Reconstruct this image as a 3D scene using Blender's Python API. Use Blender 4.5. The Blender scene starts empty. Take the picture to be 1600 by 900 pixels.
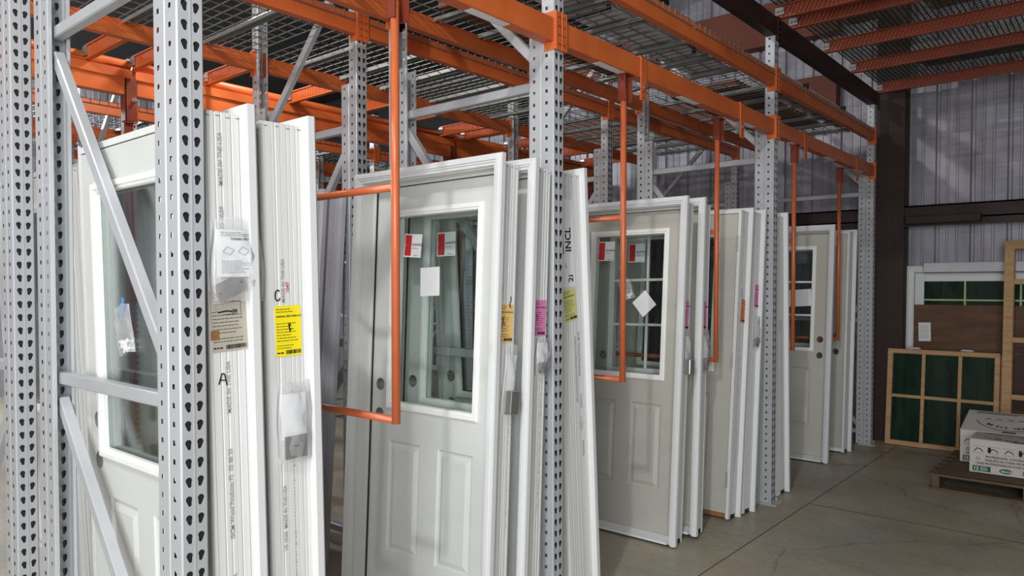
import bpy, bmesh, math, random
from mathutils import Vector, Matrix
from mathutils.geometry import tessellate_polygon
random.seed(7)
SC = bpy.context.scene
COL = SC.collection
R = math.radians

# ------------------------------------------------------------------ materials
def srgb(r, g, b):
    f = lambda c: (c/255/12.92) if c/255 <= .04045 else ((c/255+.055)/1.055)**2.4
    return (f(r), f(g), f(b), 1)

def mat(name, col, rough=.5, metal=0, noise=0, nscale=8, bump=0, bscale=60, stretch=None, spec=.5, col2=None):
    m = bpy.data.materials.new(name); m.use_nodes = True
    nt = m.node_tree; b = nt.nodes['Principled BSDF']
    b.inputs['Base Color'].default_value = col
    b.inputs['Roughness'].default_value = rough
    b.inputs['Metallic'].default_value = metal
    b.inputs['Specular IOR Level'].default_value = spec
    if noise or bump:
        tc = nt.nodes.new('ShaderNodeTexCoord'); mp = nt.nodes.new('ShaderNodeMapping')
        nt.links.new(tc.outputs['Object'], mp.inputs['Vector'])
        if stretch: mp.inputs['Scale'].default_value = stretch
    if noise:
        n = nt.nodes.new('ShaderNodeTexNoise'); n.inputs['Scale'].default_value = nscale
        n.inputs['Detail'].default_value = 6
        nt.links.new(mp.outputs[0], n.inputs['Vector'])
        r = nt.nodes.new('ShaderNodeValToRGB')
        r.color_ramp.elements[0].position = .3; r.color_ramp.elements[1].position = .7
        c2 = col2 or tuple(c*(1-noise) for c in col[:3])+(1,)
        r.color_ramp.elements[0].color = c2; r.color_ramp.elements[1].color = col
        nt.links.new(n.outputs[0], r.inputs[0]); nt.links.new(r.outputs[0], b.inputs['Base Color'])
    if bump:
        n2 = nt.nodes.new('ShaderNodeTexNoise'); n2.inputs['Scale'].default_value = bscale; n2.inputs['Detail'].default_value = 4
        nt.links.new(mp.outputs[0], n2.inputs['Vector'])
        bp = nt.nodes.new('ShaderNodeBump'); bp.inputs['Strength'].default_value = bump; bp.inputs['Distance'].default_value = .002
        nt.links.new(n2.outputs[0], bp.inputs['Height']); nt.links.new(bp.outputs[0], b.inputs['Normal'])
    return m

def glassmat(name, tint, gl=.12, rough=.02, body=0, bodycol=(1, 1, 1, 1), facing=.35):
    m = bpy.data.materials.new(name); m.use_nodes = True
    nt = m.node_tree; nt.nodes.clear()
    out = nt.nodes.new('ShaderNodeOutputMaterial')
    tr = nt.nodes.new('ShaderNodeBsdfTransparent'); tr.inputs[0].default_value = tint
    g = nt.nodes.new('ShaderNodeBsdfGlossy'); g.inputs['Roughness'].default_value = rough; g.inputs[0].default_value = (1, 1, 1, 1)
    lw = nt.nodes.new('ShaderNodeLayerWeight'); lw.inputs[0].default_value = facing
    mul = nt.nodes.new('ShaderNodeMath'); mul.operation = 'MULTIPLY_ADD'; mul.inputs[1].default_value = .8; mul.inputs[2].default_value = gl
    nt.links.new(lw.outputs['Fresnel'], mul.inputs[0])
    mx = nt.nodes.new('ShaderNodeMixShader')
    nt.links.new(mul.outputs[0], mx.inputs[0]); nt.links.new(g.outputs[0], mx.inputs[2])
    if body:
        d = nt.nodes.new('ShaderNodeBsdfDiffuse'); d.inputs[0].default_value = bodycol
        m2 = nt.nodes.new('ShaderNodeMixShader'); m2.inputs[0].default_value = body
        nt.links.new(tr.outputs[0], m2.inputs[1]); nt.links.new(d.outputs[0], m2.inputs[2])
        nt.links.new(m2.outputs[0], mx.inputs[1])
    else:
        nt.links.new(tr.outputs[0], mx.inputs[1])
    nt.links.new(mx.outputs[0], out.inputs[0])
    return m

M = {}
M['steel'] = mat('grey_rack_paint', srgb(192, 194, 197), .38, .15, .10, 6, .05, 40, (1, 1, .3))
M['keyshade'] = mat('keyhole_shade', srgb(40, 41, 44), .6, .3)  # flat dark colour standing for shade inside the posts
M['steelin'] = mat('blue_grey_rack_paint', srgb(150, 158, 176), .4, .2, .25, 9)
M['orange'] = mat('orange_rack_paint', srgb(216, 112, 56), .45, 0, .14, 5, .06, 60, col2=srgb(198, 94, 44))
M['hoop'] = mat('orange_tube_paint', srgb(208, 108, 66), .3, 0, .12, 9)
M['orange_dk'] = mat('red_oxide_paint', srgb(128, 52, 30), .5, 0, .2, 5)
M['maroon'] = mat('dark_red_primer_and_shade', srgb(50, 25, 22), .55, 0, .3, 5)  # column and girt primer; on the platform edge beams it stands for shade
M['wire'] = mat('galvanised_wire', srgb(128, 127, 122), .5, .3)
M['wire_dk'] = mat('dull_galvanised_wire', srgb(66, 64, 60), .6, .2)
M['channel'] = mat('galvanised_channel', srgb(150, 152, 150), .45, .3, .15, 12)
M['zinc'] = mat('zinc_bolt', srgb(190, 188, 182), .3, .8)
M['white'] = mat('white_pvc', srgb(226, 227, 228), .45, 0, .05, 5, .04, 50, (1, 1, .15))
M['jamb'] = mat('primed_white_wood', srgb(222, 222, 220), .6, 0, .07, 7, .12, 40, (6, 6, .25))
M['jamb2'] = mat('cool_white_primed_wood', srgb(208, 206, 214), .6, 0, .07, 7, .1, 40, (6, 6, .25))
M['slab'] = mat('grey_primed_door_skin', srgb(210, 212, 209), .42, 0, .05, 2.5, .05, 30, (1, 1, 3))
M['slab2'] = mat('dimmed_warm_grey_door_skin', srgb(184, 182, 172), .45, 0, .06, 2.5, .05, 30, (1, 1, 3))  # door skin darkened for the dimmer light on far and second-row doors
M['lite'] = mat('white_glazing_frame', srgb(240, 240, 238), .35)
M['black'] = mat('black_rubber', srgb(24, 23, 22), .6)
M['wood'] = mat('raw_pine', srgb(206, 168, 122), .6, 0, .2, 5, .1, 30, (1, 1, 6), col2=srgb(180, 138, 92))
M['wood_dk'] = mat('brown_wood_sill', srgb(150, 108, 60), .6, 0, .25, 6)
M['plywood'] = mat('brown_hardboard', srgb(112, 76, 44), .6, 0, .4, 3, 0, 60, (1, 1, 5), col2=srgb(78, 50, 28))
M['redboard'] = mat('dark_red_board', srgb(74, 42, 36), .6, 0, .2, 4)
M['pallet'] = mat('weathered_pallet_wood', srgb(112, 92, 70), .8, 0, .4, 6, .3, 25, (1, 6, 1))
M['glass'] = glassmat('clear_glass', (.90, .93, .92, 1), .03, facing=.12)
M['green'] = mat('green_window_film', srgb(36, 62, 48), .12, 0, .35, 3, 0, 60, (6, 6, 1), col2=srgb(18, 36, 29))
M['joist'] = mat('shaded_orange_paint', srgb(158, 78, 52), .5, 0, .2, 5)  # rack orange darkened to carry the shade under the platform
M['lime'] = mat('pale_green_muntin', srgb(178, 196, 140), .5)
M['film'] = glassmat('crinkled_plastic_film', (.98, .98, .98, 1), .03, .16, .18, (.96, .96, .98, 1), facing=.12)
M['paper'] = mat('white_paper', srgb(238, 238, 240), .7)
M['paper_grey'] = mat('grey_label_paper', srgb(176, 168, 154), .7)
M['yellow'] = mat('yellow_label_paper', srgb(246, 226, 18), .6)
M['amber'] = mat('amber_label_paper', srgb(244, 200, 120), .6)
M['pink'] = mat('pink_label_paper', srgb(236, 140, 190), .6)
M['limep'] = mat('lime_label_paper', srgb(216, 216, 132), .6)
M['orangep'] = mat('orange_label_paper', srgb(226, 130, 74), .6)
M['red'] = mat('red_print', srgb(205, 40, 44), .6)
M['ink'] = mat('black_ink', srgb(22, 20, 22), .7)
M['greyink'] = mat('grey_ink', srgb(168, 168, 170), .7)
M['redink'] = mat('red_ink', srgb(205, 90, 90), .7)
M['greenink'] = mat('green_print', srgb(30, 96, 58), .6)
M['blue'] = mat('blue_tape', srgb(90, 150, 205), .5)
M['card'] = mat('white_cardboard', srgb(214, 206, 200), .75, 0, .06, 4)
M['foam'] = mat('white_foam', srgb(214, 214, 220), .8, 0, .05, 9, .3, 50)
M['brownboard'] = mat('reddish_brown_boards', srgb(128, 72, 58), .7, 0, .2, 4)
M['roof'] = mat('dark_roof_sheet', srgb(30, 30, 32), .7)
M['lampmetal'] = mat('lamp_housing', srgb(90, 92, 95), .5, .5)
m = bpy.data.materials.new('lamp_glow'); m.use_nodes = True
e = m.node_tree.nodes['Principled BSDF']; e.inputs['Emission Color'].default_value = (1, .95, .88, 1); e.inputs['Emission Strength'].default_value = 12
M['glow'] = m

def wallmat(name, base, band):
    m = mat(name, base, .42, .35)
    nt = m.node_tree; b = nt.nodes['Principled BSDF']
    tc = nt.nodes.new('ShaderNodeTexCoord'); mp = nt.nodes.new('ShaderNodeMapping')
    mp.inputs['Scale'].default_value = (1.2, 1, .35)
    nt.links.new(tc.outputs['Object'], mp.inputs[0])
    n = nt.nodes.new('ShaderNodeTexNoise'); n.inputs['Scale'].default_value = 3.2; n.inputs['Detail'].default_value = 5
    nt.links.new(mp.outputs[0], n.inputs[0])
    r = nt.nodes.new('ShaderNodeValToRGB')
    r.color_ramp.elements[0].position = .32; r.color_ramp.elements[1].position = .68
    r.color_ramp.elements[0].color = band; r.color_ramp.elements[1].color = base
    nt.links.new(n.outputs[0], r.inputs[0]); nt.links.new(r.outputs[0], b.inputs['Base Color'])
    mp2 = nt.nodes.new('ShaderNodeMapping'); mp2.inputs['Scale'].default_value = (.6, 1, 7)
    nt.links.new(tc.outputs['Object'], mp2.inputs[0])
    n2 = nt.nodes.new('ShaderNodeTexNoise'); n2.inputs['Scale'].default_value = 2
    nt.links.new(mp2.outputs[0], n2.inputs[0])
    bp = nt.nodes.new('ShaderNodeBump'); bp.inputs['Distance'].default_value = .02; bp.inputs['Strength'].default_value = .35
    nt.links.new(n2.outputs[0], bp.inputs['Height']); nt.links.new(bp.outputs[0], b.inputs['Normal'])
    return m
M['wall'] = wallmat('corrugated_wall_sheet', srgb(190, 188, 198), srgb(150, 148, 156))

def floormat():
    m = bpy.data.materials.new('worn_concrete'); m.use_nodes = True
    nt = m.node_tree; b = nt.nodes['Principled BSDF']
    tc = nt.nodes.new('ShaderNodeTexCoord')
    def noise(scale, det, sc=(1, 1, 1), rough=.6):
        mp = nt.nodes.new('ShaderNodeMapping'); mp.inputs['Scale'].default_value = sc; mp.inputs['Rotation'].default_value = (0, 0, .3)
        nt.links.new(tc.outputs['Object'], mp.inputs[0])
        n = nt.nodes.new('ShaderNodeTexNoise'); n.inputs['Scale'].default_value = scale; n.inputs['Detail'].default_value = det; n.inputs['Roughness'].default_value = rough
        nt.links.new(mp.outputs[0], n.inputs[0]); return n
    def ramp(src, p0, c0, p1, c1):
        r = nt.nodes.new('ShaderNodeValToRGB'); r.color_ramp.elements[0].position = p0; r.color_ramp.elements[1].position = p1
        r.color_ramp.elements[0].color = c0; r.color_ramp.elements[1].color = c1
        nt.links.new(src.outputs[0], r.inputs[0]); return r
    def mix(a, bb, fac, mode='MIX'):
        x = nt.nodes.new('ShaderNodeMixRGB'); x.blend_type = mode
        nt.links.new(a.outputs[0], x.inputs[1]); nt.links.new(bb.outputs[0], x.inputs[2])
        if isinstance(fac, float): x.inputs[0].default_value = fac
        else: nt.links.new(fac.outputs[0], x.inputs[0])
        return x
    a = ramp(noise(1.1, 8), .35, srgb(156, 151, 134), .68, srgb(206, 199, 180))
    c = ramp(noise(2.4, 8, (1, .4, 1)), .4, srgb(190, 168, 138), .65, srgb(170, 174, 162))
    mx = mix(a, c, .5)
    d = ramp(noise(30, 4), .3, (.72, .72, .72, 1), .7, (1, 1, 1, 1))
    mx = mix(mx, d, .6, 'MULTIPLY')
    s = ramp(noise(1.6, 10, (.35, 1.6, 1), .75), .52, (1, 1, 1, 1), .66, (.72, .70, .68, 1))
    mx = mix(mx, s, .8, 'MULTIPLY')
    v = nt.nodes.new('ShaderNodeTexVoronoi'); v.feature = 'DISTANCE_TO_EDGE'; v.inputs['Scale'].default_value = .55
    nn = noise(1.5, 5); vm = nt.nodes.new('ShaderNodeVectorMath'); vm.operation = 'MULTIPLY_ADD'
    vm.inputs[1].default_value = (.5, .5, 0); nt.links.new(nn.outputs[1], vm.inputs[0]); nt.links.new(tc.outputs['Object'], vm.inputs[2])
    nt.links.new(vm.outputs[0], v.inputs['Vector'])
    cr = ramp(v, 0, (.45, .42, .4, 1), .004, (1, 1, 1, 1))
    mx = mix(mx, cr, .7, 'MULTIPLY')
    nt.links.new(mx.outputs[0], b.inputs['Base Color'])
    rr = ramp(noise(5, 5), .3, (.32, .32, .32, 1), .7, (.6, .6, .6, 1)); nt.links.new(rr.outputs[0], b.inputs['Roughness'])
    bp = nt.nodes.new('ShaderNodeBump'); bp.inputs['Strength'].default_value = .15; bp.inputs['Distance'].default_value = .003
    nt.links.new(noise(60, 4).outputs[0], bp.inputs['Height']); nt.links.new(bp.outputs[0], b.inputs['Normal'])
    return m
M['floor'] = floormat()

# ------------------------------------------------------------------ object helpers
def tag(o, label=None, cat=None, group=None, kind=None):
    if label: o['label'] = label
    if cat: o['category'] = cat
    if group: o['group'] = group
    if kind: o['kind'] = kind
    return o
def empty(name, loc=(0, 0, 0), label=None, cat=None, group=None, mw=None):
    o = bpy.data.objects.new(name, None); COL.objects.link(o); o.empty_display_size = .05
    o.location = loc
    if mw is not None: o.matrix_world = mw
    return tag(o, label, cat, group)
def bm2obj(name, bm, mt, parent=None, smooth=False, recalc=True, bevel=0, solid=0):
    if recalc: bmesh.ops.recalc_face_normals(bm, faces=bm.faces)
    me = bpy.data.meshes.new(name); bm.to_mesh(me); bm.free()
    if smooth:
        for p in me.polygons: p.use_smooth = True
    me.materials.append(M[mt] if isinstance(mt, str) else mt)
    o = bpy.data.objects.new(name, me); COL.objects.link(o)
    if parent: o.parent = parent
    if bevel:
        b = o.modifiers.new('bevel', 'BEVEL'); b.width = bevel; b.segments = 2; b.limit_method = 'ANGLE'
    if solid:
        s = o.modifiers.new('solid', 'SOLIDIFY'); s.thickness = solid; s.offset = 0
    return o
def copy_tree(o, parent=None):
    c = o.copy(); COL.objects.link(c); c.parent = parent
    for ch in list(o.children): copy_tree(ch, c)
    return c
def box(bm, x0, x1, y0, y1, z0, z1):
    vs = [bm.verts.new(p) for p in ((x0,y0,z0),(x1,y0,z0),(x1,y1,z0),(x0,y1,z0),(x0,y0,z1),(x1,y0,z1),(x1,y1,z1),(x0,y1,z1))]
    for f in ((0,3,2,1),(4,5,6,7),(0,1,5,4),(1,2,6,5),(2,3,7,6),(3,0,4,7)): bm.faces.new([vs[i] for i in f])
    return vs
def bar(bm, a, b, w, h, up=(0, 0, 1)):
    """rectangular bar from a to b, w across, h along 'up'"""
    a = Vector(a); b = Vector(b); d = (b-a).normalized(); up = Vector(up)
    s = d.cross(up).normalized(); u = s.cross(d)
    vs = []
    for p in (a, b):
        for i, j in ((-1,-1),(1,-1),(1,1),(-1,1)): vs.append(bm.verts.new(p+s*w/2*i+u*h/2*j))
    for f in ((0,1,2,3),(7,6,5,4),(0,4,5,1),(1,5,6,2),(2,6,7,3),(3,7,4,0)): bm.faces.new([vs[i] for i in f])
def chan(bm, a, b, w, dp, t, up):
    """U channel from a to b: web w wide, flanges dp deep pointing along -up"""
    a = Vector(a); b = Vector(b); d = (b-a).normalized(); up = Vector(up)
    s = d.cross(up).normalized(); u = s.cross(d)
    pts = [(-w/2,-dp),(-w/2,-t*2),(-w/2+t*2,0),(w/2-t*2,0),(w/2,-t*2),(w/2,-dp),(w/2-t,-dp),(w/2-t,-t*2),(w/2-t*2,-t),(-w/2+t*2,-t),(-w/2+t,-t*2),(-w/2+t,-dp)]
    ra = [bm.verts.new(a+s*x+u*y) for x, y in pts]; rb = [bm.verts.new(b+s*x+u*y) for x, y in pts]
    n = len(pts)
    for i in range(n): bm.faces.new((ra[i], ra[(i+1)%n], rb[(i+1)%n], rb[i]))
    for r_ in (ra, rb):
        for q in ((0,1,10,11),(1,2,9,10),(2,3,8,9),(3,4,7,8),(4,5,6,7)):
            bm.faces.new([r_[i] for i in q])
def tube(bm, pts, rad, n=10, cap=True):
    pts = [Vector(p) for p in pts]; rings = []
    for i, p in enumerate(pts):
        d = (pts[min(i+1, len(pts)-1)]-pts[max(i-1, 0)]).normalized()
        a = Vector((0, 0, 1)) if abs(d.z) < .9 else Vector((1, 0, 0))
        s = d.cross(a).normalized(); u = s.cross(d)
        rings.append([bm.verts.new(p+(s*math.cos(t)+u*math.sin(t))*rad) for t in [2*math.pi*k/n for k in range(n)]])
    for r0, r1 in zip(rings, rings[1:]):
        for k in range(n): bm.faces.new((r0[k], r0[(k+1)%n], r1[(k+1)%n], r1[k]))
    if cap: bm.faces.new(rings[0][::-1]); bm.faces.new(rings[-1])
def prism(bm, pts, f0, f1):
    """extrude a 2D polygon; f0,f1 map 2D point -> 3D"""
    a = [bm.verts.new(f0(p)) for p in pts]; b = [bm.verts.new(f1(p)) for p in pts]; n = len(pts)
    for i in range(n): bm.faces.new((a[i], a[(i+1)%n], b[(i+1)%n], b[i]))
    for t in tessellate_polygon([[Vector((p[0], p[1], 0)) for p in pts]]):
        bm.faces.new([a[i] for i in t]); bm.faces.new([b[i] for i in t][::-1])
def sweep(bm, prof, stations, closed):
    """profile points (u,v) mapped by each station function; mitred frame"""
    rings = [[bm.verts.new(f(p)) for p in prof] for f in stations]; n = len(prof)
    pairs = list(zip(rings, rings[1:])) + ([(rings[-1], rings[0])] if closed else [])
    for a, b in pairs:
        for i in range(n): bm.faces.new((a[i], a[(i+1)%n], b[(i+1)%n], b[i]))
    if not closed:
        tri = tessellate_polygon([[Vector((p[0], p[1], 0)) for p in prof]])
        for r_ in (rings[0], rings[-1]):
            for t in tri: bm.faces.new([r_[i] for i in t])

# ------------------------------------------------------------------ text
def text_mesh(s, size, mt, name='print', extrude=.0003, align='LEFT'):
    cu = bpy.data.curves.new(name, 'FONT'); cu.body = s; cu.size = size; cu.extrude = extrude; cu.align_x = align
    cu.resolution_u = 2; cu.offset = size*.022
    t = bpy.data.objects.new(name, cu); COL.objects.link(t)
    dg = bpy.context.evaluated_depsgraph_get(); dg.update()
    me = bpy.data.meshes.new_from_object(t.evaluated_get(dg)); bpy.data.objects.remove(t)
    me.materials.clear(); me.materials.append(M[mt]); me.name = name
    return me

class Sheet:
    """prints (text and bars) gathered in a sheet's own x,y plane, then made one mesh"""
    def __init__(s): s.bm = bmesh.new()
    def text(s, body, x, y, size, rot=0, sx=1):
        me = text_mesh(body, size, 'ink')
        mtx = Matrix.Translation((x, y, 0)) @ Matrix.Rotation(rot, 4, 'Z') @ Matrix.Diagonal((sx, 1, 1, 1))
        me.transform(mtx); s.bm.from_mesh(me); bpy.data.meshes.remove(me); return s
    def rect(s, x0, x1, y0, y1): box(s.bm, x0, x1, y0, y1, -.0002, .0003); return s
    def lines(s, x0, x1, y0, y1, n, h=.0022, seed=1):
        rnd = random.Random(seed)
        for i in range(n):
            y = y1-(y1-y0)*(i+.5)/n; x = x0
            end = x0+(x1-x0)*rnd.uniform(.55, 1)
            while x < end:
                w = rnd.uniform(.003, .012); s.rect(x, min(x+w, x1), y-h/2, y+h/2); x += w+.0022
        return s
    def barcode(s, x0, x1, y0, y1, seed=1):
        rnd = random.Random(seed); x = x0
        while x < x1:
            w = rnd.choice((.0008, .0015, .0026)); s.rect(x, min(x+w, x1), y0, y1); x += w+rnd.choice((.0009, .0016))
        return s
    def stroke(s, pts, w):
        for a, b in zip(pts, pts[1:]): bar(s.bm, (a[0], a[1], 0), (b[0], b[1], 0), w, .0006)
        return s
    def build(s, name, mt, parent, mw=None, z=.0006):
        o = bm2obj(name, s.bm, mt, parent)
        o.matrix_local = (mw or Matrix()) @ Matrix.Translation((0, 0, z)); return o

# sheet placement frames, local to a door unit: face pointing +X (aisle side) or -Y (near side)
def on_side(x, y, z, rot=0):   # sheet x -> +Y, sheet y -> +Z, normal -> +X
    return Matrix.Translation((x, y, z)) @ Matrix(((0,0,1,0),(1,0,0,0),(0,1,0,0),(0,0,0,1))) @ Matrix.Rotation(rot, 4, 'Z')
def on_near(x, y, z, rot=0):   # sheet x -> +X, sheet y -> +Z, normal -> -Y
    return Matrix.Translation((x, y, z)) @ Matrix(((1,0,0,0),(0,0,-1,0),(0,1,0,0),(0,0,0,1))) @ Matrix.Rotation(rot, 4, 'Z')
def sheet(name, mt, w, h, parent, mw, t=.0008, curl=0):
    bm = bmesh.new(); box(bm, 0, w, 0, h, 0, t)
    o = bm2obj(name, bm, mt, parent); o.matrix_local = mw
    return o

# ------------------------------------------------------------------ rack posts
PITCH = .0508
def perf(bm, width, n, holes, f):
    """perforated strip: u in 0..width, z in n pitches; holes = list of polygons in a cell; f maps (u,z)"""
    outer = [(0, 0), (width, 0), (width, PITCH), (0, PITCH)]
    loops = [outer]+holes
    flat = [p for l in loops for p in l]
    tris = tessellate_polygon([[Vector((p[0], p[1], 0)) for p in l] for l in loops])
    prev = None
    for k in range(n):
        vs = []
        for i, p in enumerate(flat):
            if i < 2 and prev: vs.append(prev[3-i])
            else: vs.append(bm.verts.new(f(p[0], p[1]+k*PITCH)))
        for t in tris:
            try: bm.faces.new([vs[i] for i in t])
            except ValueError: pass
        prev = vs
def keyhole(cx, cz, sl):
    pts = []
    for k in range(9):
        a = R(-35+k*250/8); pts.append((cx+.0088*math.cos(a), cz+.0088*math.sin(a)))
    for k in range(4):
        a = R(190+k*160/3); pts.append((cx+sl+.0048*math.cos(a), cz-.0150+.0048*math.sin(a)))
    return pts
def slot(cx, cz, w, h): return [(cx-w/2, cz-h/2), (cx+w/2, cz-h/2), (cx+w/2, cz+h/2), (cx-w/2, cz+h/2)]
PW, PD = .074, .068           # post width along Y, depth along X
def post_mesh(h, keys=True, name='post'):
    """front web at x=0 (facing +X), flanges going to -X, near flange at y=0"""
    n = int(h/PITCH); bm = bmesh.new()
    g = .004
    hl = [keyhole(.0205, .028, .0022), keyhole(PW-.0205, .028, -.0022)] if keys else [slot(PW/2, .025, .012, .012)]
    perf(bm, PW-.008, n, [[(u-.004, z) for u, z in q] for q in hl], lambda u, z: (-.0025 if abs(u-(PW-.008)/2) < .004 else 0, u+.004, z))
    for y in (0, PW):
        perf(bm, PD-.008, n, [slot(.034, .026, .0125, .014)], lambda u, z, y=y: (-.004-u, y, z))
    for (a, b) in (((-.0, .004), (-.004, 0)), ((-.0, PW-.004), (-.004, PW)), ((-PD+.004, 0), (-PD, .003)), ((-PD, .003), (-PD, .014)), ((-PD+.004, PW), (-PD, PW-.003)), ((-PD, PW-.003), (-PD, PW-.014))):
        z1 = n*PITCH
        bm.faces.new([bm.verts.new(p) for p in ((a[0], a[1], 0), (b[0], b[1], 0), (b[0], b[1], z1), (a[0], a[1], z1))])
    # stiffening crease in the web
    box(bm, -.0005, .0012, PW/2-.002, PW/2+.002, 0, n*PITCH)
    bmesh.ops.remove_doubles(bm, verts=bm.verts, dist=.0002)
    bmesh.ops.recalc_face_normals(bm, faces=bm.faces)
    me = bpy.data.meshes.new(name); bm.to_mesh(me); bm.free(); me.materials.append(M['steel']); return me
POST_TALL = post_mesh(3.4, True, 'post'); POST_SHORT = post_mesh(2.66, True, 'splice_post')

def link(name, me, parent, loc=(0, 0, 0), rz=0, sx=1):
    o = bpy.data.objects.new(name, me); COL.objects.link(o); o.parent = parent; o.location = loc; o.rotation_euler = (0, 0, rz)
    if sx != 1: o.scale = (sx, 1, 1)
    return o
LINES = [.912, 2.546, 5.061, 7.576]
def frame(x_front, x_rear, y, label, group, lean='A', tops=3.4, near=False):
    """upright frame across the rack; origin at front post foot"""
    t = empty('rack_frame', (x_front, y, 0), label, 'rack frame', group)
    dx = x_rear-x_front
    z0 = .006
    link('post', POST_TALL, t, (0, 0, z0))
    link('splice_post', POST_SHORT, t, (-PD-.001, 0, z0))
    link('post', POST_TALL, t, (dx, PW, z0), math.pi)
    link('splice_post', POST_SHORT, t, (dx+PD+.001, PW, z0), math.pi)
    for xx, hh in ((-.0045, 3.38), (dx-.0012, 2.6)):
        bm = bmesh.new(); box(bm, xx, xx+.0012, .0045, PW-.0045, z0+.002, hh)  # added strip, darkens the view through the keyholes like an unlit interior
        tag(bm2obj('keyhole_shade_strip', bm, 'keyshade', t), 'added dark strip giving shade behind the keyholes')
    # the two footplates
    for fx in (-.03, dx+.03):
        bm = bmesh.new(); box(bm, fx-.075, fx+.075, -.035, PW+.035, 0, .007)
        for sy in (-.022, PW+.022):
            tube(bm, [(fx+.03, sy, .006), (fx+.03, sy, .03)], .006, 6)
        bm2obj('footplate', bm, 'steel', t)
    a0 = -PD*2+.03; a1 = dx+PD*2-.03
    yc = PW/2
    for z in (.12, 1.197, 2.41):
        bm = bmesh.new(); chan(bm, (a0, yc, z), (a1, yc, z), .042, .032, .002, (0, -1, 0)); 
        bm2obj('horizontal_brace', bm, 'steel', t).location.y = -.012
    hi = a1 if lean == 'A' else a0; lo = a0 if lean == 'A' else a1
    for zt, zb in ((1.115, .16), (2.33, 1.25), (3.36, 2.50)):
        bm = bmesh.new(); chan(bm, (hi, yc, zt), (lo, yc, zb), .042, .032, .002, (0, -1, 0))
        bm2obj('diagonal_brace', bm, 'steel', t).location.y = -.012
    return t

AF, AR = -1.932, -3.02
BF, BR = -3.29, -4.36
DF, DR = -6.25, -7.32
EF, ER = -7.62, -8.69
ordn = ['nearest', 'second', 'third', 'farthest']
for i, y in enumerate(LINES):
    frame(AF, AR, y, ['large grey perforated rack frame nearest the camera in the front row', 'grey rack frame between the pink labelled unit and the lime labelled unit',
          'grey rack frame of the front row between the plain door stack and a leaning jamb', 'grey rack frame of the front row standing by the dark steel column'][i], 'front row rack frames', 'A', near=(i == 0))
for i, y in enumerate(LINES):
    frame(BF, BR, y, ['grey perforated rack frame at the very left edge of the photo, behind the front row', 'grey rack frame of the second row seen above the big half-glass door head',
          'grey rack frame of the second row seen above the middle half-glass doors', 'grey rack frame of the second row near the corrugated far wall'][i], 'second row rack frames', 'B')
for row, (f, r) in enumerate(((DF, DR), (EF, ER))):
    for i, y in enumerate(LINES[1:]):
        frame(f, r, y, 'grey rack frame deep in the %s row, %s of that row' % (['third', 'fourth'][row], ['nearest', 'middle', 'farthest'][i]), 'far back rack frames', 'B')

# ------------------------------------------------------------------ beams
def beam(name, x, y0, y1, z0, h, side, label, group, mt='orange', step=True, conn=True, w=.05, ch=.165):
    """x = face plane of the beam at the outer side; side=+1 outer side faces +X, -1 faces -X"""
    t = empty(name, (x, y0, 0), label, 'rack beam', group)
    L = y1-y0; bm = bmesh.new()
    pr = [(0, z0), (0, z0+h), (-w*.5, z0+h), (-w*.5, z0+h-.035), (-w, z0+h-.035), (-w, z0)] if step else [(0, z0), (0, z0+h), (-w, z0+h), (-w, z0)]
    pr = [(p[0]*side, p[1]) for p in pr]
    prism(bm, pr, lambda p: (p[0], .004, p[1]), lambda p: (p[0], L-.004, p[1]))
    bm2obj('box_section', bm, mt, t, bevel=.004)
    if conn:
        for k, (ya, s) in enumerate(((0, -1), (L, 1))):
            bm = bmesh.new()
            zc = z0-.035
            # plate on the post's web face, and its return along the post side
            box(bm, min(.0, .012*side), max(0, .012*side), min(ya, ya+s*.034), max(ya, ya+s*.034), zc, zc+ch)
            box(bm, min(-.055*side, .012*side), max(-.055*side, .012*side), ya-(.004 if s > 0 else 0), ya+(.004 if s < 0 else 0), zc, zc+ch)
            c = bm2obj('end_connector', bm, mt, t, bevel=.002)
            bm = bmesh.new()
            for q in range(4):
                for yy in (.014, .026):
                    tube(bm, [(.0125*side, ya+s*yy, zc+.025+q*.038), (.0145*side, ya+s*yy, zc+.025+q*.038)], .0035, 6)
            bm2obj('rivet', bm, 'orange_dk' , c)
    return t
BAYS = [(LINES[i]+PW, LINES[i+1]) for i in range(3)]
BN = ['near', 'middle', 'far']
for i, (a, b) in enumerate(BAYS):
    bt = beam('rack_beam', AF+.004, a, b, 2.575, .10, 1, 'orange box beam over the %s doors of the front row, orange hoops hang from it' % BN[i], 'lower front row beams', step=False, w=.062)
    n = 2 if i == 0 else 3
    for k in range(n):
        yy = (k+.5)*(b-a)/n
        bm = bmesh.new(); box(bm, -.054, -.012, yy-.11, yy+.11, 2.5735, 2.5752)
        for q in (-.039, -.03): box(bm, q, q+.002, yy-.10, yy+.10, 2.573, 2.5736)
        tag(bm2obj('label_strip', bm, 'paper', bt), 'white strip under the beam')
    beam('rack_beam', AF+.004, a, b, 2.905, .105, 1, 'orange ledge beam above the front hoop beam in the %s bay, wire ends hooked over it' % BN[i], 'upper front row beams')
    beam('rack_beam', AR-.004, a, b, 2.905, .105, -1, 'orange rear beam of the front row under the wire decks, %s bay' % BN[i], 'upper front row beams')
    beam('rack_beam', BF+.004, a, b, 2.905, .105, 1, 'orange front beam of the second row under its wire decks, %s bay' % BN[i], 'second row beams')
    beam('rack_beam', BR-.004, a, b, 2.905, .105, -1, 'orange rear beam of the second row, %s bay, shadow-ribbed cross bars run on behind it' % BN[i], 'second row beams')
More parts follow.
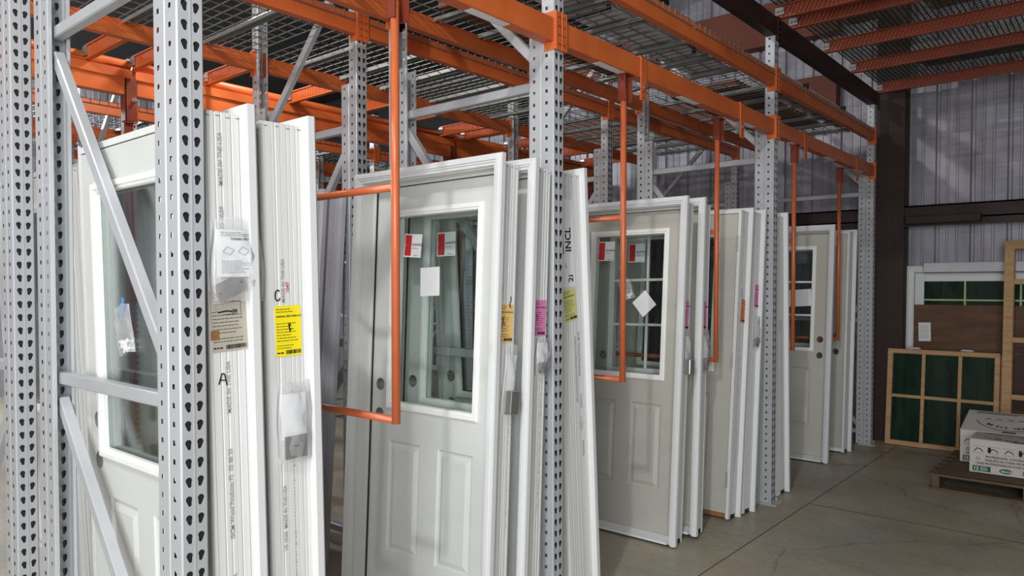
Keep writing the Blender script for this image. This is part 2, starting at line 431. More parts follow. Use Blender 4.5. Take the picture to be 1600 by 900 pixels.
for r_, (f, q) in enumerate(((DF, DR), (EF, ER))):
    nm = ['third', 'fourth'][r_]
    for i, (a, b) in enumerate(BAYS[1:] if 1 else BAYS):
        beam('rack_beam', f+.004, a, b, 2.885, .10, 1, 'shaded orange front beam of the %s row, %s bay' % (nm, BN[i+1]), 'far back beams')
        beam('rack_beam', q-.004, a, b, 2.885, .10, -1, 'shaded orange rear beam of the %s row, %s bay' % (nm, BN[i+1]), 'far back beams')
    beam('rack_beam', f+.004, .2, LINES[1], 2.885, .10, 1, 'shaded orange front beam of the %s row, near bay' % nm, 'far back beams', conn=False)
    beam('rack_beam', q-.004, .2, LINES[1], 2.885, .10, -1, 'shaded orange rear beam of the %s row, near bay' % nm, 'far back beams', conn=False)
# walkway beam behind the second row, on orange posts
CX = -5.12
YS = [.3, 2.125, 5.15, 7.6]
for i in range(3):
    t = beam('walkway_beam', CX, YS[i], YS[i+1], 2.79, .165, 1, 'deep orange beam with a folded ledge behind the second row, %s length' % BN[i], 'walkway beams', step=False, conn=False, w=.07)
    bm = bmesh.new(); prism(bm, [(.002, 2.90), (.012, 2.896), (.012, 2.955), (.002, 2.957)], lambda p: (p[0], .01, p[1]), lambda p: (p[0], YS[i+1]-YS[i]-.01, p[1]))
    bm2obj('flange', bm, 'orange', t)
    bm = bmesh.new(); tube(bm, [(-.035, .01, 2.992), (-.035, YS[i+1]-YS[i]-.01, 2.992)], .034, 12)
    bm2obj('top_rail', bm, 'orange', t, True)
for i, y in enumerate(YS):
    t = empty('support_post', (CX-.02, y, 0), 'orange square support post under the walkway beam, %s of four' % ['nearest', 'second nearest', 'second farthest', 'farthest'][i], 'post', 'walkway posts')
    bm = bmesh.new(); box(bm, -.115, -.055, -.03, .03, .006, 2.95); bm2obj('tube_section', bm, 'orange_dk', t, bevel=.005)
    bm = bmesh.new(); box(bm, -.02+.04, .03, -.055, .02, 2.62, 2.95); box(bm, -.05, .03, -.055, -.047, 2.62, 2.95); box(bm, -.054, -.044, -.05, .03, 2.62, 2.95)
    bm2obj('bracket', bm, 'orange_dk', t, bevel=.002)
    bm = bmesh.new(); tube(bm, [(.03, .0, 2.76), (.055, .0, 2.76)], .011, 8); tube(bm, [(.03, .0, 2.76), (.036, .0, 2.76)], .017, 6); bm2obj('bolt', bm, 'zinc', t)
    bm = bmesh.new(); box(bm, -.15, -.02, -.07, .07, 0, .006); bm2obj('footplate', bm, 'orange_dk', t)
# cross bars from the second row to the walkway beam
for k, y in enumerate([.35, 1.05, 1.83, 2.12, 2.62, 3.30, 3.85, 4.35, 4.95, 5.25, 5.9, 6.6, 7.3]):
    t = empty('cross_bar', (BR-.06, y, 0), 'shadow-ribbed orange cross bar to the walkway beam, number %d counting away from the camera' % (k+1), 'cross bar', 'shadow-ribbed walkway cross bars')
    bm = bmesh.new(); L = (BR-.06)-(CX+.0)
    z0, z1 = 2.962, 3.05
    box(bm, -L, 0, .012, .03, z0, z1); box(bm, -L, 0, -.005, .03, z0-.001, z0+.007); box(bm, -L, 0, -.005, .03, z1-.007, z1+.001)
    x = -.01
    while x > -L+.01:
        prism(bm, [(.012, z0+.008), (.001, z0+.012), (.001, z1-.012), (.012, z1-.008)], lambda p: (x, p[0], p[1]), lambda p: (x-.010, p[0], p[1])); x -= .022  # raised ribs stand in for the hatching of mesh shadows
    bm2obj('shadow_ribbed_bar', bm, 'orange', t)
    bm = bmesh.new(); box(bm, -L-.006, -L+.05, -.012, .0, z0+.02, z1-.01)
    for q in (-L+.01, -L+.032): tube(bm, [(q, -.012, z0+.05), (q, -.022, z0+.05)], .008, 6)
    bm2obj('bolt_plate', bm, 'zinc', t)

# ------------------------------------------------------------------ wire decks
def wire_deck(xa, xb, y0, y1, z, label, group, wm='wire', sp=.066, fx=.105):
    """xa = outer x of front (towards +X), xb = rear"""
    t = empty('wire_deck', (xb, y0, z), label, 'wire deck', group)
    W = xa-xb; L = y1-y0
    bm = bmesh.new(); n = max(2, int(L/sp)); r_ = .0048
    for k in range(n+1):
        y = k*L/n
        bar(bm, (-.004, y, 0), (W+.004, y, 0), r_, r_)
        bar(bm, (W+.004, y, .002), (W+.004, y, -.042), r_, r_, (1, 0, 0)); bar(bm, (-.004, y, .002), (-.004, y, -.042), r_, r_, (1, 0, 0))
    m_ = max(2, int(W/fx))
    for k in range(m_+1): bar(bm, (k*W/m_, 0, -.0048), (k*W/m_, L, -.0048), r_, r_)
    bar(bm, (W+.009, 0, -.04), (W+.009, L, -.04), r_, r_); bar(bm, (-.009, 0, -.04), (-.009, L, -.04), r_, r_)
    bm2obj('wire_grid', bm, wm, t)
    for q in (.2, .5, .8):
        bm = bmesh.new()
        chan(bm, (W-.03, q*L, -.0075), (.03, q*L, -.0075), .05, .026, .002, (0, 0, 1))
        bm2obj('support_channel', bm, 'channel', t)
    return t
ND = [2, 2, 2]
for row, (f, q) in enumerate(((AF, AR), (BF, BR), (DF, DR), (EF, ER))):
    for i, (a, b) in enumerate(BAYS):
        n = 1 if i == 0 else 2
        for k in range(n):
            w = (b-a)/n
            lab = 'galvanised wire deck in the %s row, %s bay%s' % (['front', 'second', 'third', 'fourth'][row], BN[i], '' if n == 1 else [', nearer half', ', farther half'][k])
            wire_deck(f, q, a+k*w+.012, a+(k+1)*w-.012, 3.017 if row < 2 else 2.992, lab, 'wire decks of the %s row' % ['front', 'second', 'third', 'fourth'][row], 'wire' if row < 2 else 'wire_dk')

# ------------------------------------------------------------------ hoops
def hoop(y, label, strap=True, z0=1.055, z1=1.865, x=AF-.03):
    t = empty('divider_hoop', (x, y, 0), label, 'divider hoop', 'orange divider hoops')
    r_ = .0155; Wd = .93
    bm = bmesh.new(); tube(bm, [(0, 0, z0-.012), (0, 0, 2.50)], r_, 14); bm2obj('front_upright_tube', bm, 'hoop', t, True)
    bm = bmesh.new(); tube(bm, [(-Wd, 0, z0-.012), (-Wd, 0, z1+.03)], r_, 14); bm2obj('rear_upright_tube', bm, 'hoop', t, True)
    for z in (z0, z1):
        bm = bmesh.new(); tube(bm, [(-.012, 0, z), (-Wd+.012, 0, z)], r_*.9, 14); bm2obj('horizontal_tube', bm, 'hoop', t, True)
    bm = bmesh.new()
    box(bm, -.02, .02, -.018, -.013, 2.44, 2.575); box(bm, -.022, -.017, -.018, .05, 2.44, 2.575); box(bm, -.02, .02, .045, .05, 2.44, 2.575)
    box(bm, -.03, .03, -.02, .055, 2.569, 2.575)
    bm2obj('hanger_bracket', bm, 'orange_dk', t, bevel=.001)
    bm = bmesh.new()
    e = AF-.03-x
    box(bm, e+.035, e+.041, .10, .155, 2.46, 2.683); box(bm, e-.04, e+.041, .10, .155, 2.677, 2.683); box(bm, e-.040, e-.036, .10, .155, 2.60, 2.68)
    o = bm2obj('hook_strap', bm, 'orange', t, bevel=.001)
    bm = bmesh.new(); tube(bm, [(e+.041, .127, 2.53), (e+.05, .127, 2.53)], .010, 6); bm2obj('bolt', bm, 'zinc', o)
    bm = bmesh.new()
    for z in (2.475, 2.505): tube(bm, [(e+.0411, .127, z), (e+.0418, .127, z)], .005, 8)
    bm2obj('punched_hole', bm, 'ink', o)
    if not strap:
        for q in list(o.children)+[o]: bpy.data.objects.remove(q)
    return t
hoop(1.683, 'nearest orange tubular hoop hanging in front of the big half-glass door', False)
hoop(3.16, 'orange tubular hoop hanging in front of the door with the diamond-turned note')
hoop(4.375, 'orange tubular hoop hanging before the plain grey door stack', x=-2.03)
hoop(5.54, 'orange tubular hoop hanging in front of the nine-pane door')
hoop(6.87, 'farthest orange tubular hoop, between the last two doors', x=-2.035)

# ------------------------------------------------------------------ prehung door units
CAS_T = .032
def rect_pts(x0, x1, z0, z1): return [(x0, z0), (x1, z0), (x1, z1), (x0, z1)]
def circ(cx, cz, r_, n=14): return [(cx+r_*math.cos(2*math.pi*k/n), cz+r_*math.sin(2*math.pi*k/n)) for k in range(n)]
def slab_bm(x0, x1, z0, z1, yn, yf, lite, panels, bores):
    """slab with through openings and embossed panels on the near face"""
    bm = bmesh.new()
    thr = ([rect_pts(*lite)] if lite else [])+[circ(cx, cz, .027) for cx, cz in bores]
    emb = [rect_pts(*p) for p in panels]
    def face(y, loops):
        flat = [p for l in loops for p in l]
        vs = [bm.verts.new((p[0], y, p[1])) for p in flat]
        for t in tessellate_polygon([[Vector((p[0], p[1], 0)) for p in l] for l in loops]):
            bm.faces.new([vs[i] for i in t])
        out = []; k = 0
        for l in loops: out.append(vs[k:k+len(l)]); k += len(l)
        return out
    outer = rect_pts(x0, x1, z0, z1)
    A = face(yn, [outer]+thr+emb); B = face(yf, [outer]+thr)
    for la, lb in zip(A[:1+len(thr)], B):
        n = len(la)
        for i in range(n): bm.faces.new((la[i], la[(i+1)%n], lb[(i+1)%n], lb[i]))
    for p, la in zip(panels, A[1+len(thr):]):
        prev = la
        for ins, dep in ((.006, .007), (.016, .009), (.036, .001), (.040, -.0005)):
            q = rect_pts(p[0]+ins, p[1]-ins, p[2]+ins, p[3]-ins)
            cur = [bm.verts.new((a[0], yn+dep, a[1])) for a in q]
            for i in range(4): bm.faces.new((prev[i], prev[(i+1)%4], cur[(i+1)%4], cur[i]))
            prev = cur
        bm.faces.new(prev)
    return bm

def door_unit(B, T, label, sw=.81, H=2.05, back=False, D=.148, lite='half', muntins=None, bores=True, bside=-1, yaw=0, slabm='slab', jm='jamb', lwid=None, lz=(.97, 1.855), group='prehung exterior doors in the racks', hinges=False, woodsill=False, cas='white', muntcol='lite'):
    """B,T = plan position of the near aisle-side corner at the bottom / top"""
    W = sw+.13
    up = Vector((T[0]-B[0], T[1]-B[1], H)).normalized()
    xa = Vector((1, yaw, 0)); xa = (xa-up*xa.dot(up)).normalized(); ya = up.cross(xa)
    base = Vector((B[0], B[1], 0))
    low = min((base+xa*x+ya*y).z for x in (0, -W) for y in (0, D))
    base.z = -low+.001
    mw = Matrix.Translation(base) @ Matrix((xa, ya, up)).transposed().to_4x4()
    t = empty('prehung_door', label=label, cat='door', group=group, mw=mw)
    g = (lambda v: D-v) if back else (lambda v: v)
    S3 = [lambda p: (-p[0], g(p[1]), 0), lambda p: (-p[0], g(p[1]), H-p[0]), lambda p: (-W+p[0], g(p[1]), H-p[0]), lambda p: (-W+p[0], g(p[1]), 0)]
    # casing (brickmould)
    cp = [(0, CAS_T), (0, .010), (.004, .004), (.010, .004), (.013, 0), (.026, 0), (.028, .005), (.034, .006), (.037, .011), (.046, .013), (.048, .018), (.048, CAS_T)]
    bm = bmesh.new(); sweep(bm, cp, S3, False); bm2obj('casing', bm, cas, t)
    # jamb with grooves cut in its outer face
    u0, u1 = .030, .052
    pr = [(u0, CAS_T)]
    ng = 8 if D > .16 else 6
    gr = random.Random(int(D*1000)+len(label))
    for k in range(ng):
        v = CAS_T+(D-CAS_T)*(k+.6+gr.uniform(-.22, .22))/(ng+.2); hw = gr.choice((.0013, .0018, .0028)); dg_ = gr.choice((.002, .003, .004))
        pr += [(u0, v-hw), (u0+dg_, v-hw*.6), (u0+dg_, v+hw*.6), (u0, v+hw)]
    pr += [(u0, D), (u1, D), (u1, D-.046), (u1+.010, D-.046), (u1+.010, D-.056), (u1+.004, D-.06), (u1, D-.062), (u1, CAS_T)]
    top = .030
    bm = bmesh.new(); sweep(bm, pr, S3, False); bm2obj('jamb', bm, jm, t)
    # staples along the jamb top
    # slab: sits at the back (interior) edge of the jamb
    x0, x1 = -W+u1+.013-.010, -u1-.003
    z0, z1 = .035, H-u1-.004
    ln, lf = D-.044, D-.001
    yn, yf = (D-lf, D-ln) if back else (ln, lf)
    cx = (x0+x1)/2
    LW = lwid or min(.58, sw-.20)
    lr = {'half': (cx-LW/2+.02, cx+LW/2-.02, *lz), 'none': None}[lite]
    pn = [(cx-.27, cx-.057, .285, .80), (cx+.057, cx+.27, .285, .80)] if lite == 'half' else [(cx-.27, cx-.057, .285, .80), (cx+.057, cx+.27, .285, .80), (cx-.27, cx-.057, .98, 1.55), (cx+.057, cx+.27, .98, 1.55)]
    bxx = x0+.07 if bside < 0 else x1-.07; bs = [(bxx, 1.055), (bxx, .915)] if bores else []
    sl = bm2obj('door_slab', slab_bm(x0, x1, z0, z1, yn, yf, lr, pn, bs), slabm, t)
    if bores:
        bm = bmesh.new()
        for cxx, cz in bs:
            for a in range(14):
                a0, a1 = 2*math.pi*a/14, 2*math.pi*(a+1)/14
                P = lambda r_, an, y: (cxx+r_*math.cos(an), y, cz+r_*math.sin(an))
                for (ra, ya_, rb, yb) in ((.0265, yn-.001, .030, yn-.001), (.030, yn-.001, .030, yn+.001), (.0265, yn-.001, .0265, yf)):
                    bm.faces.new([bm.verts.new(P(ra, a0, ya_)), bm.verts.new(P(ra, a1, ya_)), bm.verts.new(P(rb, a1, yb)), bm.verts.new(P(rb, a0, yb))])
        bmesh.ops.remove_doubles(bm, verts=bm.verts, dist=.0001)
        tag(bm2obj('bore_ring', bm, 'channel', sl), 'grey rim of the lock holes')
    # weatherstrip: dark line round the slab
    bm = bmesh.new()
    for (a, b, c, d) in ((x0-.004, x0+(.004 if back else .013), z0, z1+.004), (x1-.006, x1+.004, z0, z1+.004), (x0, x1, z1-(.004 if back else .009), z1+.004)):
        if back: box(bm, a if a < x0 or a > x1-.01 else a, b, yn+.004, yn+.008, c, d)
        else: box(bm, a, b, yn-.006, yn-.001, c, d)
    tag(bm2obj('weatherstrip', bm, 'black', t), 'black seal')
    if lr:
        L4 = [lambda p: (lr[0]-.024+p[0], yn+p[1], lr[2]-.024+p[0]), lambda p: (lr[1]+.024-p[0], yn+p[1], lr[2]-.024+p[0]),
              lambda p: (lr[1]+.024-p[0], yn+p[1], lr[3]+.024-p[0]), lambda p: (lr[0]-.024+p[0], yn+p[1], lr[3]+.024-p[0])]
        lp = [(0, 0), (0, -.007), (.006, -.012), (.020, -.012), (.022, -.007), (.030, -.007), (.034, -.001), (.034, .012), (.024, .012), (.024, 0)]
        bm = bmesh.new(); sweep(bm, lp, L4, True); bm2obj('lite_frame', bm, 'lite', sl)
        gy = (yn+yf)/2
        bm = bmesh.new(); box(bm, lr[0]+.001, lr[1]-.001, gy-.002, gy+.002, lr[2]+.001, lr[3]-.001)
        bm2obj('glass_pane', bm, 'glass', sl)
        # far side frame
        yb = yf if True else yn
        L5 = [lambda p, f=f: (f(p)[0], yf-(f(p)[1]-yn), f(p)[2]) for f in L4]
        bm = bmesh.new(); sweep(bm, lp, L5, True); bm2obj('lite_frame', bm, 'lite', sl)
        if muntins:
            nx, nz = muntins; bm = bmesh.new()
            for k in range(1, nx):
                x = lr[0]+(lr[1]-lr[0])*k/nx; box(bm, x-.008, x+.008, gy-.012, gy-.003, lr[2], lr[3])
            for k in range(1, nz):
                z = lr[2]+(lr[3]-lr[2])*k/nz; box(bm, lr[0], lr[1], gy-.0115, gy-.0035, z-.008, z+.008)
            bm2obj('muntin', bm, muntcol, sl)
    # threshold
    bm = bmesh.new()
    sp = [(.0, 0), (.0, .012), (.03, .022), (.06, .034), (D-.01, .034), (D-.01, 0)]
    sp = [(g(a), b) for a, b in sp]
    prism(bm, [(a, b+.004) for a, b in sp], lambda p: (-W+u1+.001, p[0], p[1]), lambda p: (-u1-.001, p[0], p[1]))
    bm2obj('threshold', bm, 'wood_dk' if woodsill else 'white', t)
    bm = bmesh.new(); box(bm, -W+.04, -.035, .004 if not back else .02, D-.02, -.0005, .0035)
    tag(bm2obj('sill_seal', bm, 'black', t), 'black underside seal')
    # black foot blocks under the jamb legs are left as a dark strip
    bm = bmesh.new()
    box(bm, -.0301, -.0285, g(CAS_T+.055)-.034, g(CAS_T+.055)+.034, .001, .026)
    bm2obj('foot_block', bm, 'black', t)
    if hinges:
        for z in (.25, 1.03, 1.80):
            bm = bmesh.new()
            tube(bm, [(-u1+.001, -.006 if back else D+.006, z-.05), (-u1+.001, -.006 if back else D+.006, z+.05)], .006, 8)
            yy = -.003 if back else D+.001
            box(bm, -u1-.004, -u1+.005, yy, yy+.003, z-.05, z+.05)
            bm2obj('hinge', bm, 'channel', t)
    # staples / ticks along the top edge of the aisle-side jamb
    bm = bmesh.new()
    for k in range(4):
        v = CAS_T+.014+(D-CAS_T-.02)*k/3.2
        y = g(v); box(bm, -u0-.0002, -u0+.0008, y-.006, y+.006, H-u0-.012-.002*(k%2), H-u0-.0105-.002*(k%2))
    bm2obj('staple', bm, 'ink', t)
    t['_dims'] = [W, H, D]
    return t

# near bay: the two edge-on units and the door they belong to
UA = door_unit((-1.925, 1.035), (-1.925, .992), 'white prehung door unit marked A with grey label on its edge, half-glass door behind the brace', .83, H=2.035, back=True, lwid=.66, lz=(.955, 1.845))
UC = door_unit((-1.925, 1.208), (-1.925, 1.168), 'white prehung door unit marked C with a bright yellow label on its edge', .81, H=2.035, back=True, D=.172)
# big half-glass doors
P1 = door_unit((-1.93, 2.105), (-1.932, 2.203), 'large half-glass door with amber label, red and white stickers on its glass', .81)
P2 = door_unit((-1.90, 2.285), (-1.90, 2.378), 'half-glass door unit with a pink label, directly behind the amber labelled one', .81)
P3 = door_unit((-1.93, 2.735), (-1.97, 2.664), 'white door unit with lime label, leaning on the grey post, its printed edge to the aisle', .76, back=True, D=.2)
D1 = door_unit((-2.02, 3.822), (-2.02, 3.955), 'half-glass door with a note turned like a diamond, nearest of the middle bay', .76, slabm='slab2')
D2 = door_unit((-1.99, 4.03), (-2.02, 4.185), 'half-glass door unit directly behind the door with the diamond-turned note', .76, slabm='slab2', muntins=(2, 3))
D3 = door_unit((-1.97, 4.51), (-1.96, 4.67), 'grey door with hinges showing and an orange label on its edge, brown sill', .81, back=True, hinges=True, woodsill=True, slabm='slab2', bores=False)
D4 = door_unit((-1.945, 4.685), (-1.945, 4.845), 'white door unit with pink label and grey plastic bag, before the third post', .81, back=True, slabm='slab2')
D5 = door_unit((-1.935, 5.275), (-1.94, 5.205), 'white door unit leaning on the far side of the third post, edge to the aisle', .81, back=True, slabm='slab2', D=.18)
E1 = door_unit((-2.0, 6.50), (-1.99, 6.60), 'nine-pane half-glass door in the far bay, paper on its glass', .81, slabm='slab2', muntins=(3, 3), bside=1)
E2 = door_unit((-1.99, 7.03), (-1.99, 7.15), 'grey half-glass door standing last in the front row, lock hole showing', .81, back=True, slabm='slab2', bores=True, bside=1)
# second row
G1 = door_unit((-3.38, 1.20), (-3.38, 1.10), 'pale door unit in the second row, seen at the left edge behind the grey posts', .81, back=True)
G2 = door_unit((-3.36, 2.16), (-3.36, 2.30), 'lilac-white door edge in the second row, just right of the unit marked C', .81, back=True, jm='jamb2', slabm='slab2', D=.115, cas='jamb2')
G3 = door_unit((-3.36, 2.29), (-3.36, 2.428), 'grey-white door edge in the second row, right beside the lilac-white one', .81, back=True, jm='jamb2', slabm='slab2', D=.112, cas='jamb2')
G4 = door_unit((-3.42, 3.30), (-3.40, 3.42), 'half-glass door unit in the second row behind the amber labelled doors', .81, slabm='slab2', muntins=(3, 3))
G5 = door_unit((-3.42, 4.55), (-3.40, 4.70), 'half-glass door unit in the second row behind the diamond-note door', .81, slabm='slab2', muntins=(2, 3))

# ------------------------------------------------------------------ labels on the door edges
def label(par, mt, w, h, y, z, rot, print_fn, x=-.0292, name='label', lab=None):
    o = sheet(name, mt, w, h, par, on_side(x, y, z, rot))
    if lab: tag(o, lab)
    s = Sheet(); print_fn(s, w, h); s.build('print', 'ink', o, None, .001)
    return o
def lab_common(s, w, h, seed=1):
    s.text('RANDALL BROTHERS LLC', .004, h-.034, .0075)
    s.lines(.004, w*.7, h-.022, h-.006, 2, .002, seed)
    s.lines(.004, w-.012, h*.28, h*.68, 7, .0018, seed+1)
    s.lines(.004, w-.006, h*.14, h*.24, 2, .0018, seed+2)
    s.barcode(w*.38, w-.004, .006, .018, seed)
    s.lines(.003, w*.3, .008, .014, 1, .004, seed)
# A: grey label with torn brown tape; hand drawn letter A; factory print
def fA(s, w, h):
    lab_common(s, w, h, 3); s.rect(w*.35, w*.72, h*.60, h*.605); s.rect(w-.016, w-.015, h-.075, h-.02); s.stroke([(w*.2, h*.64), (w*.45, h*.66), (w*.6, h*.645)], .004)
    s.barcode(w*.6, w*.75, h*.62, h*.68, 9)
LA = label(UA, 'paper_grey', .106, .172, .008, 1.335, R(2), fA, lab='grey paper label')
tp = sheet('brown_tape', 'wood_dk', .024, .026, UA, on_side(-.0278, .003, 1.37, 0), .0006); tag(tp, 'square of brown tape over the label')
def write(par, body, y, z, size, rot, mt='ink', x=-.0291, name='writing', sx=1):
    s = Sheet(); s.text(body, 0, 0, size, 0, sx); return s.build(name, mt, par, on_side(x, y, z, rot))
s = Sheet(); s.stroke([(0, 0), (.010, .030), (.018, .028), (.024, -.004)], .0035).stroke([(.004, .012), (.021, .010)], .003); s.build('hand_lettered_a', 'ink', UA, on_side(-.0288, .022, 1.245, 0))
write(UA, 'MADE IN THE USA', .050, 1.80, .018, R(90), 'greyink'); write(UA, '3 01 28 25 10:59', .050, 1.62, .018, R(90), 'greyink')
write(UA, 'MADE IN THE USA', .056, 1.16, .018, R(90), 'greyink'); write(UA, 'GCM Wood Products F3  03 88 35', .056, .80, .018, R(90), 'greyink'); write(UA, 'MADE IN THE USA', .060, .55, .018, R(90), 'greyink')
# C
s = Sheet(); s.stroke([(.016, .030), (.008, .034), (.001, .026), (0, .010), (.006, .001), (.014, .004), (.016, .010)], .0036); s.build('hand_lettered_c', 'ink', UC, on_side(-.0288, .030, 1.475, 0))
def fC(s, w, h):
    lab_common(s, w, h, 5); s.stroke([(w*.52, h*.66), (w*.56, h*.48)], .004).stroke([(w*.60, h*.66), (w*.52, h*.55), (w*.62, h*.52)], .003)
LC = label(UC, 'yellow', .088, .152, .030, 1.308, R(1), fC, lab='bright yellow paper label')
write(UC, 'MADE IN THE USA', .062, 1.47, .016, R(90), 'greyink'); write(UC, 'V3 10:04  MADE IN THE USA', .052, .72, .016, R(90), 'greyink')
write(UC, '1047', .078, 1.50, .016, R(90), 'redink', name='red_writing')
# P1 amber, P2 pink, P3 lime
def fX(s, w, h): lab_common(s, w, h, 7); s.stroke([(w*.2, h*.66), (w*.42, h*.45)], .0035).stroke([(w*.36, h*.70), (w*.24, h*.40)], .0035)
L1 = label(P1, 'amber', .088, .155, .050, 1.29, R(0), fX, lab='amber paper label')
def fP(s, w, h): lab_common(s, w, h, 8); s.stroke([(w*.3, h*.6), (w*.36, h*.5), (w*.34, h*.42)], .004)
L2 = label(P2, 'pink', .088, .152, .052, 1.31, R(0), fP, lab='pink paper label')
L3 = label(P3, 'limep', .098, .145, .020, 1.338, R(8), lambda s, w, h: lab_common(s, w, h, 9), lab='lime paper label')
o = sheet('wrap_sheet', 'paper', .10, .40, P3, on_side(-.0292, .010, 1.50, R(1)), .0006)
s = Sheet()
s.text('INCL', .075, .16, .062, R(90), .8).text('2i', .08, .02, .05, R(90))
s.rect(.012, .018, .15, .38).stroke([(.02, .10), (.035, .085), (.03, .11)], .002)
s.build('print', 'ink', o)
write(P3, 'G M Wood Products', .110, 1.29, .024, R(-90), 'greyink'); write(P3, 'INTERIOR & EXTERIOR MILLWORK MANUFACTURER', .085, 1.27, .013, R(-90), 'greyink'); write(P3, '11/18/21', .115, 1.00, .02, R(-90), 'greyink')
s = Sheet(); pts = [(.014*math.cos(a*math.pi/8), .032*math.sin(a*math.pi/8)) for a in range(17)]; s.stroke(pts, .0018); s.text('window', .003, -.022, .011, R(90)); s.build('oval_stamp', 'greyink', P3, on_side(-.0288, .115, .86, 0))
write(P3, '2054WML', .12, .78, .018, R(-90), 'greyink')
# scribbles on P1 edge
s = Sheet(); s.stroke([(0, .05), (.004, .03), (-.004, .02), (.005, .0), (-.006, .01), (.006, .045)], .003); s.build('scribble', 'ink', P1, on_side(-.0288, .118, 1.43, 0))
s = Sheet(); s.stroke([(0, .06), (.003, .05), (-.002, .03), (0, .0)], .0015).stroke([(-.02, .045), (-.008, .047)], .0012); s.build('scribble', 'ink', P1, on_side(-.0288, .064, 1.46, 0))
for par, yv, zz in ((P1, .128, .5), (P2, .118, .55), (C_ := UC, .078, .55)):
    s = Sheet(); rnd = random.Random(4)
    for k in range(60): s.rect(0, .0018+rnd.random()*.003, k*.011, k*.011+rnd.uniform(.002, .008))
    s.build('factory_print', 'greyink', par, on_side(-.0288, yv, zz, 0))
# far labels
label(D1, 'pink', .075, .17, .058, 1.265, 0, lambda s, w, h: lab_common(s, w, h, 11), lab='pink paper label')
label(D2, 'pink', .070, .17, .056, 1.245, 0, lambda s, w, h: lab_common(s, w, h, 12), lab='pink paper label')
label(D3, 'orangep', .075, .155, .045, 1.285, R(-6), lambda s, w, h: lab_common(s, w, h, 13), lab='orange paper label')
label(D3, 'paper', .07, .075, .02, 1.44, R(-3), lambda s, w, h: s.lines(.005, w-.005, .01, h-.01, 4), lab='white paper slip')
label(D4, 'pink', .075, .155, .045, 1.38, R(-4), lambda s, w, h: lab_common(s, w, h, 14), lab='pink paper label')
label(E2, 'paper', .06, .10, .04, 1.20, R(4), lambda s, w, h: s.lines(.005, w-.005, .01, h-.01, 5), lab='white paper slip')
label(D5, 'paper', .07, .10, .04, 1.18, R(4), lambda s, w, h: s.lines(.005, w-.005, .01, h-.01, 5), lab='white paper slip')
for par, yv, zz in ((D3, .06, .3), (D3, .10, .4), (D5, .08, .3)):
    s = Sheet(); rnd = random.Random(6)
    for k in range(80): s.rect(0, .002+rnd.random()*.004, k*.013, k*.013+rnd.uniform(.003, .009))
    s.build('factory_print', 'greyink', par, on_side(-.0288, yv, zz, 0))

# stickers and papers on the glass (slab plane, near side)
def on_glass(par, mt, x, z, w, h, rot, name, back=False, lab=None):
    W, H, D = par['_dims']
    y = (D-.0225-.0035) if not back else (.0225-.0035)
    o = sheet(name, mt, w, h, par, on_near(x, y, z, rot), .0008)
    if lab: tag(o, lab)
    return o
def brand(par, x, z, rot=0, w=.125, h=.125, back=False):
    o = on_glass(par, 'paper', x, z, w, h, rot, 'sticker', back, 'white sticker with a red block')
    s = Sheet(); s.rect(.006, w*.42, .006, h-.006); s.build('red_block', 'red', o, None, .001)
    s = Sheet(); s.text('NOVATECH', w*.46, h*.50, .0155, 0, .9).lines(w*.47, w-.006, h*.36, h*.42, 1).lines(w*.6, w-.008, .006, .012, 1); s.build('print', 'ink', o, None, .001)
    o2 = Sheet(); o2.rect(.010, .014, h*.5, h*.54); o2.build('dot', 'paper', o, None, .0013)
brand(P1, -.70, 1.66, R(-4), .118, .108); brand(P2, -.69, 1.665, R(1), .125, .115)
on_glass(P1, 'paper', -.575, 1.475, .125, .13, R(2), 'note', lab='white paper note').location.y += .0
brand(D1, -.69, 1.69, R(-1)); brand(D2, -.60, 1.68, 0)
on_glass(D1, 'paper', -.335, 1.33, .12, .12, R(42), 'note', lab='white note turned like a diamond')
on_glass(D2, 'amber', -.30, 1.60, .07, .12, 0, 'note', lab='cream paper note')
on_glass(E1, 'paper', -.42, 1.335, .21, .15, R(4), 'note', lab='white paper note')
o = on_glass(UA, 'paper', -.36, 1.62, .11, .17, 0, 'sticker', True, 'white sticker with red foot')
s = Sheet(); s.rect(.008, .10, .008, .035); s.build('red_block', 'red', o, None, .001)
s = Sheet(); s.lines(.01, .1, .05, .15, 7); s.build('print', 'ink', o, None, .001)

